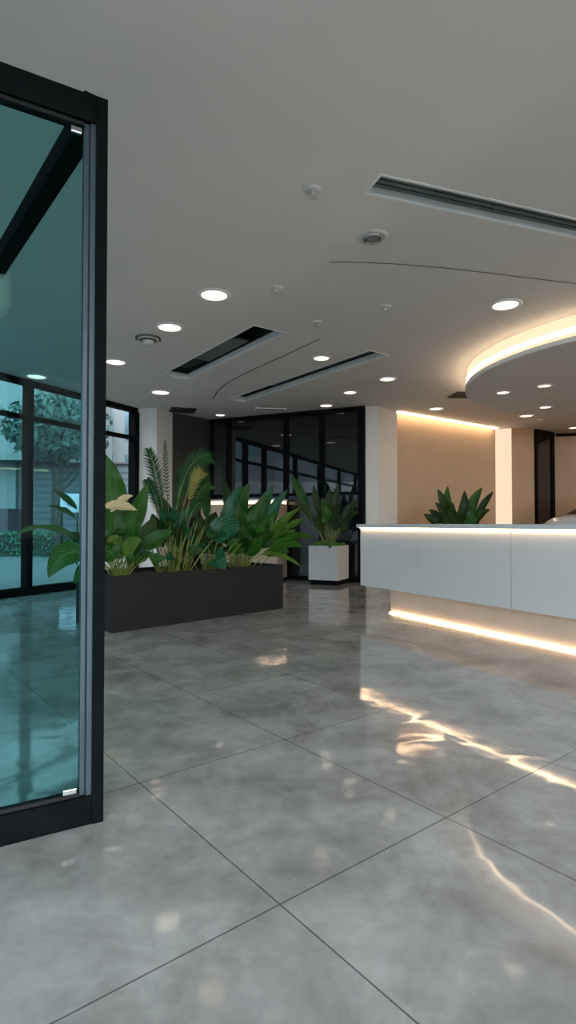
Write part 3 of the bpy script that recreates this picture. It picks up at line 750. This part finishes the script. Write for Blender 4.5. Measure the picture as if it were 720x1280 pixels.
# --- right clump
c4 = PC + U * 2.02 + N * .40; d4 = c4.y
root, inv = plant('leafy_clump_plant', 'dense bushy green plant with long pointed leaves at right end of the trough', 'plant', c4, SZ, 'plants in the trough planter')
for (x, y, dd, wd_, t0, ri, fc, mm, tw) in [
    (312, 603, -.1, .26, .32, .06, .95, 'leaf', 0), (281, 600, .1, .15, .45, .08, .9, 'leaf_d', 0), (294, 622, 0, .18, .35, .1, .9, 'leaf_d', 0),
    (342, 606, .1, .18, .4, .08, .8, 'leaf_s', 0), (360, 612, .05, .12, .5, .12, .7, 'leaf_s', .2), (334, 618, 0, .2, .35, .06, .9, 'leaf', 0),
    (376, 634, -.05, .12, .45, .14, .55, 'leaf_l', 0), (382, 648, -.1, .13, .45, .16, .5, 'leaf_l', 0), (392, 672, -.15, .15, .4, .30, .5, 'leaf', 0),
    (378, 684, -.2, .18, .4, .25, .6, 'leaf', 0), (376, 708, -.2, .08, .4, .36, .55, 'leaf_l', 0), (362, 690, -.1, .14, .4, .2, .6, 'leaf', 0),
    (296, 695, -.35, .25, .5, .35, .9, 'leaf', 0), (322, 650, -.2, .20, .35, .08, .9, 'leaf', 0), (348, 640, -.1, .17, .35, .1, .85, 'leaf', 0),
    (340, 665, -.2, .17, .35, .1, .85, 'leaf_d', 0), (305, 645, -.1, .22, .35, .08, .9, 'leaf', 0), (358, 660, -.1, .14, .4, .15, .7, 'leaf', 0),
    (285, 652, .1, .18, .4, .15, .8, 'leaf_d', 0), (318, 630, .2, .2, .35, .05, .95, 'leaf_d', 0), (330, 675, -.25, .15, .35, .1, .9, 'leaf', 0),
    (310, 672, -.25, .18, .35, .1, .9, 'leaf_d', 0), (370, 662, 0, .12, .4, .15, .6, 'leaf_l', 0), (350, 625, .15, .14, .4, .1, .8, 'leaf_d', 0)]:
    leaf(root, inv, base_pt(c4, .17, SZ), at(x, y, d4 + dd), wd_, t0, ri, fc, mm, twist=tw, stalk='stalk_y')
fill(root, inv, c4, SZ, 30, .60, .25, .85, .07, .13, ['leaf_d', 'leaf', 'leaf_l', 'leaf_d'], .16)
stalks(root, inv, c4, .24, SZ, 28, .28)

# --- plant in the white cube planter
c5 = V((.77, 10.72)); z5 = .68
root, inv = plant('strelitzia_plant', 'upright long-leaved plant standing in the white cube planter', 'plant', c5, z5)
for (x, y, dd, wd_, t0, ri, fc, mm, tw) in [
    (363, 592, -.1, .17, .42, .10, .9, 'leaf', 0), (392, 606, .05, .17, .42, .05, .9, 'leaf_d', 0), (424, 604, 0, .14, .45, .05, .85, 'leaf_d', 0),
    (447, 622, -.1, .16, .4, .15, .7, 'leaf_d', 0), (448, 640, -.1, .14, .5, .2, .7, 'leaf_d', 0), (412, 610, .1, .18, .4, .03, .9, 'leaf_d', 0),
    (368, 628, -.1, .12, .5, .2, .7, 'leaf_d', 0), (378, 634, 0, .13, .45, .15, .8, 'leaf_d', 0), (402, 622, -.1, .2, .4, .03, .95, 'leaf', 0),
    (428, 646, -.1, .18, .45, .1, .9, 'leaf_d', 0), (434, 630, .1, .18, .4, .08, .85, 'leaf_d', 0), (395, 645, -.1, .2, .4, .05, .9, 'leaf_d', 0)]:
    leaf(root, inv, base_pt(c5, .09, z5), at(x, y, 10.7 + dd), wd_, t0, ri, fc, mm, twist=tw, stalk='stalk_y', sr=.007)
fill(root, inv, c5, z5, 10, .45, .45, 1.0, .08, .15, ['leaf_d', 'leaf_d', 'leaf'], .08)
stalks(root, inv, c5, .12, z5, 9, .4)

# --- plant behind the counter in a pot on the floor
c6 = V((3.12, 10.45))
t = thing('round_pot', 'grey round floor pot hidden behind the reception counter', 'pot', (c6.x, c6.y, 0))
mesh_obj('pot_body', LA([(.19, 0), (.23, .3), (.26, .62), (.265, .66), (.24, .66), (.235, .60)], 32), 'planter', t, smooth=True)
root, inv = plant('rubber_plant', 'dark green leafy plant rising behind the white reception counter', 'plant', c6, .6)
for (x, y, dd, wd_, t0, ri, fc, mm, tw) in [
    (529, 643, 0, .16, .5, .22, .7, 'leaf_d', 0), (547, 611, 0, .17, .45, .06, .85, 'leaf_d', 0), (544, 628, -.1, .17, .45, .12, .8, 'leaf_d', 0),
    (560, 607, .1, .15, .5, .06, .85, 'leaf', 0), (603, 609, 0, .2, .4, .05, .85, 'leaf', 0), (617, 614, .05, .13, .5, .08, .8, 'leaf_d', 0),
    (613, 637, -.1, .14, .5, .22, .7, 'leaf_d', 0), (581, 613, -.1, .2, .35, .04, .9, 'leaf_d', 0), (536, 637, .1, .14, .5, .2, .7, 'leaf_d', 0),
    (566, 628, -.2, .2, .4, .06, .9, 'leaf_d', 0), (592, 628, -.2, .2, .4, .06, .9, 'leaf', 0), (575, 636, -.25, .2, .4, .05, .9, 'leaf_d', 0), (554, 640, -.2, .18, .4, .1, .85, 'leaf_d', 0),
    (600, 642, -.15, .14, .4, .12, .8, 'leaf_d', 0)]:
    leaf(root, inv, base_pt(c6, .06, .6), at(x, y, 10.45 + dd), wd_, t0, ri, fc, mm, twist=tw, stalk='stalk')
fill(root, inv, c6, .6, 8, .50, .60, .98, .10, .16, ['leaf_d', 'leaf_d', 'leaf'], .06)
stalks(root, inv, c6, .08, .6, 6, .5, 'stalk')

# ------------------------------------------------------------------ white car at the far right behind the counter
t = thing('car', 'white car with dark windscreen parked behind the right end of the counter', 'car', (4.93, 9.6, 0), math.radians(27)); t.scale = (1.06, 1.06, 1.06)
def loft(secs, n=20):
    """secs: (x, halfwidth, z0, z1, power); superellipse sections along local x"""
    bm = bmesh.new(); rings = []
    for x, hw, z0, z1, pw in secs:
        zc, hz = (z0 + z1) / 2, (z1 - z0) / 2; ring = []
        for k in range(n):
            a = 2 * math.pi * k / n; ca, sa = math.cos(a), math.sin(a)
            ring.append(bm.verts.new((x, hw * math.copysign(abs(ca) ** pw, ca), zc + hz * math.copysign(abs(sa) ** pw, sa))))
        rings.append(ring)
    for a, b in zip(rings, rings[1:]):
        for k in range(n): bm.faces.new((a[k], a[(k + 1) % n], b[(k + 1) % n], b[k]))
    bm.faces.new(rings[0][::-1]); bm.faces.new(rings[-1]); bmesh.ops.recalc_face_normals(bm, faces=bm.faces)
    return bm
mesh_obj('car_body', loft([(0, .62, .42, 1.12, .6), (.08, .78, .30, 1.185, .5), (.35, .90, .24, 1.225, .45), (1.1, .95, .22, 1.27, .4), (2.2, .96, .22, 1.26, .4), (3.6, .96, .22, 1.26, .4), (4.3, .92, .26, 1.22, .45), (4.6, .80, .36, 1.10, .55)], 32), 'car_paint', t, True)
mesh_obj('car_cabin', loft([(.42, .66, 1.10, 1.235, .5), (.9, .78, 1.1, 1.36, .5), (1.5, .80, 1.1, 1.62, .5), (2.0, .80, 1.1, 1.72, .5), (3.2, .78, 1.1, 1.74, .5), (4.0, .74, 1.1, 1.6, .5), (4.4, .66, 1.1, 1.3, .5)], 32), 'car_glass', t, True)
mesh_obj('car_roof', loft([(.95, .60, 1.385, 1.40, .5), (1.5, .66, 1.615, 1.65, .5), (2.0, .68, 1.70, 1.75, .5), (3.2, .66, 1.73, 1.77, .5), (4.0, .60, 1.58, 1.63, .5)], 32), 'car_glass', t, True)
for y in (-.66, .66):
    bm = bmesh.new(); r = bmesh.ops.create_icosphere(bm, subdivisions=3, radius=1)
    for v in bm.verts: v.co = V((.17 + v.co.x * .17, y + v.co.y * .2, 1.04 + v.co.z * .05 + v.co.x * .03))
    mesh_obj('headlight', bm, 'car_lamp', t, True)
for x in (.85, 3.75):
    for y in (-.86, .86):
        bm = LA([(.20, -.11), (.33, -.11), (.345, -.08), (.345, .08), (.33, .11), (.20, .11)], 32)
        bm.transform(Matrix.Translation((x, y, .345)) @ Matrix.Rotation(math.pi / 2, 4, 'X'))
        wh = mesh_obj('wheel', bm, 'tyre', t, True)
        bm = LA([(.20, -.115), (.18, -.12), (.05, -.125)], 24); bm.transform(Matrix.Translation((x, y, .345)) @ Matrix.Rotation(math.pi / 2 if y < 0 else -math.pi / 2, 4, 'X') @ Matrix.Rotation(math.pi, 4, 'X'))
        mesh_obj('hub', bm, 'chrome', wh, True)

# ------------------------------------------------------------------ outside the windows
struct(mesh_obj('ground', B(-70, 40, -40, 70, -.3, -.14), 'pave'))
def out(px, py, d): return at(px, py, d)
t = thing('upper_building', 'pale blocky building with overhanging upper floor outside the left window', 'building', (-17, 29, 0))
mesh_obj('upper_block', B(-9, 5.2, 0, 9, 4.4, 9.5), 'pale_build', t)
mesh_obj('side_block', B(-9, 2.6, 1, 8, -.14, 4.4), 'pale_build', t)
mesh_obj('brick_base', B(-9.5, 3.0, -.6, .9, -.14, 1.9), 'brick', t)
t = thing('garage', 'low charcoal louvred outbuilding under the pale building overhang', 'building', (-14.4, 30, 0))
mesh_obj('louvre_wall', B(.05, 7.6, .2, 6, -.14, 4.3), 'dark_build', t); mesh_obj('flat_roof', B(0, 7.8, 0, 6.2, 4.3, 4.39), 'brick', t)
t = thing('far_building', 'pale building with tall windows seen through the last window bay', 'building', (-16, 40, 0))
mesh_obj('wall', B(0, 12, 0, 8, -.14, 13), 'pale_build', t)
for i in range(6):
    for j in range(4):
        mesh_obj('window_panel', B(.6 + i * 1.95, 1.7 + i * 1.95, -.04, .02, .8 + j * 3.1, 2.9 + j * 3.1), 'facade_glass', t)
t = thing('added_long_building', 'added long blue-grey building across the street, dims the sky mirrored in the black glass wall', 'building', (-42, -32, 0))  # unseen, added to block bright sky from the black glass reflection
mesh_obj('wall', B(0, 8, 0, 58, -.14, 17), 'street_facade', t)
for i in range(17):
    for j in range(4):
        mesh_obj('window_panel', B(7.98, 8.04, 1 + i * 3.3, 3 + i * 3.3, .9 + j * 3.9, 3.6 + j * 3.9), 'facade_glass', t)
def foliage(n, rad, size, flat=.7):
    bm = bmesh.new()
    for i in range(n):
        d = V((random.gauss(0, 1), random.gauss(0, 1), random.gauss(0, 1))).normalized() * rad * random.uniform(.35, 1) ** .6; d.z *= flat
        a = V((random.gauss(0, 1), random.gauss(0, 1), random.gauss(0, 1))).normalized(); b = a.orthogonal().normalized(); s = size * random.uniform(.6, 1.4)
        bm.faces.new([bm.verts.new(d + a * s), bm.verts.new(d + b * s * .4), bm.verts.new(d - a * s), bm.verts.new(d - b * s * .4)])
    return bm
def tree(x, y, h, r, label, n=1500):
    t = thing('street_tree', label, 'tree', (x, y, -.14), 0, 'street trees')
    bm = bmesh.new(); top = V((.1, 0, h))
    tube(bm, [V((0, 0, 0)), V((.05, 0, h * .5)), top], .14, .05, 8)
    for i in range(7):
        a = i * .9; tube(bm, [V((.04, 0, h * (.45 + .06 * i))), V((math.cos(a) * r * .4, math.sin(a) * r * .4, h * (.6 + .05 * i))), V((math.cos(a) * r * .8, math.sin(a) * r * .8, h * (.7 + .06 * i)))], .05, .015, 6)
    mesh_obj('trunk', bm, 'bark', t)
    mesh_obj('foliage', foliage(n, r, .16), 'tree_leaf', t, loc=(0, 0, h * .92))
tree(-8.3, 20.5, 5.2, 1.9, 'dark leafy street tree in front of the louvred outbuilding')
tree(-11.2, 27.0, 6.0, 1.9, 'dark leafy street tree further back near the far pale building', 1600)
tree(-12.6, 21.5, 5.9, 1.3, 'thin leafy street tree at left edge outside the window', 700)
bm = bmesh.new()
for i in range(5000):
    d = V((random.uniform(-3.1, 3.1), random.uniform(-.35, .35), random.uniform(0, .95)))
    a = V((random.gauss(0, 1), random.gauss(0, 1), random.gauss(0, 1))).normalized(); b = a.orthogonal().normalized(); s = .07
    bm.faces.new([bm.verts.new(d + a * s), bm.verts.new(d + b * s * .5), bm.verts.new(d - a * s), bm.verts.new(d - b * s * .5)])
t = thing('hedge', 'low clipped green hedge along the pavement outside', 'hedge', (-9.3, 22.2, -.14), -.1)
mesh_obj('foliage', bm, 'hedge', t); mesh_obj('hedge_core', B(-3, 3, -.25, .25, 0, .85), 'bark', t)
p = out(87, 626, 17.5); t = thing('street_sign', 'white rectangular sign with dark mark on posts outside the window', 'sign', (p.x, p.y, -.14), .25)
mesh_obj('sign_board', B(-.27, .27, -.02, .02, 1.62, 2.2, bev=.006), 'sign', t)
mesh_obj('sign_mark', B(-.08, .06, -.028, -.02, 1.82, 2.02), 'sign_dark', t)
for x in (-.22, .22): mesh_obj('post', B(x - .02, x + .02, .02, .06, 0, 2.1), 'black_metal', t)
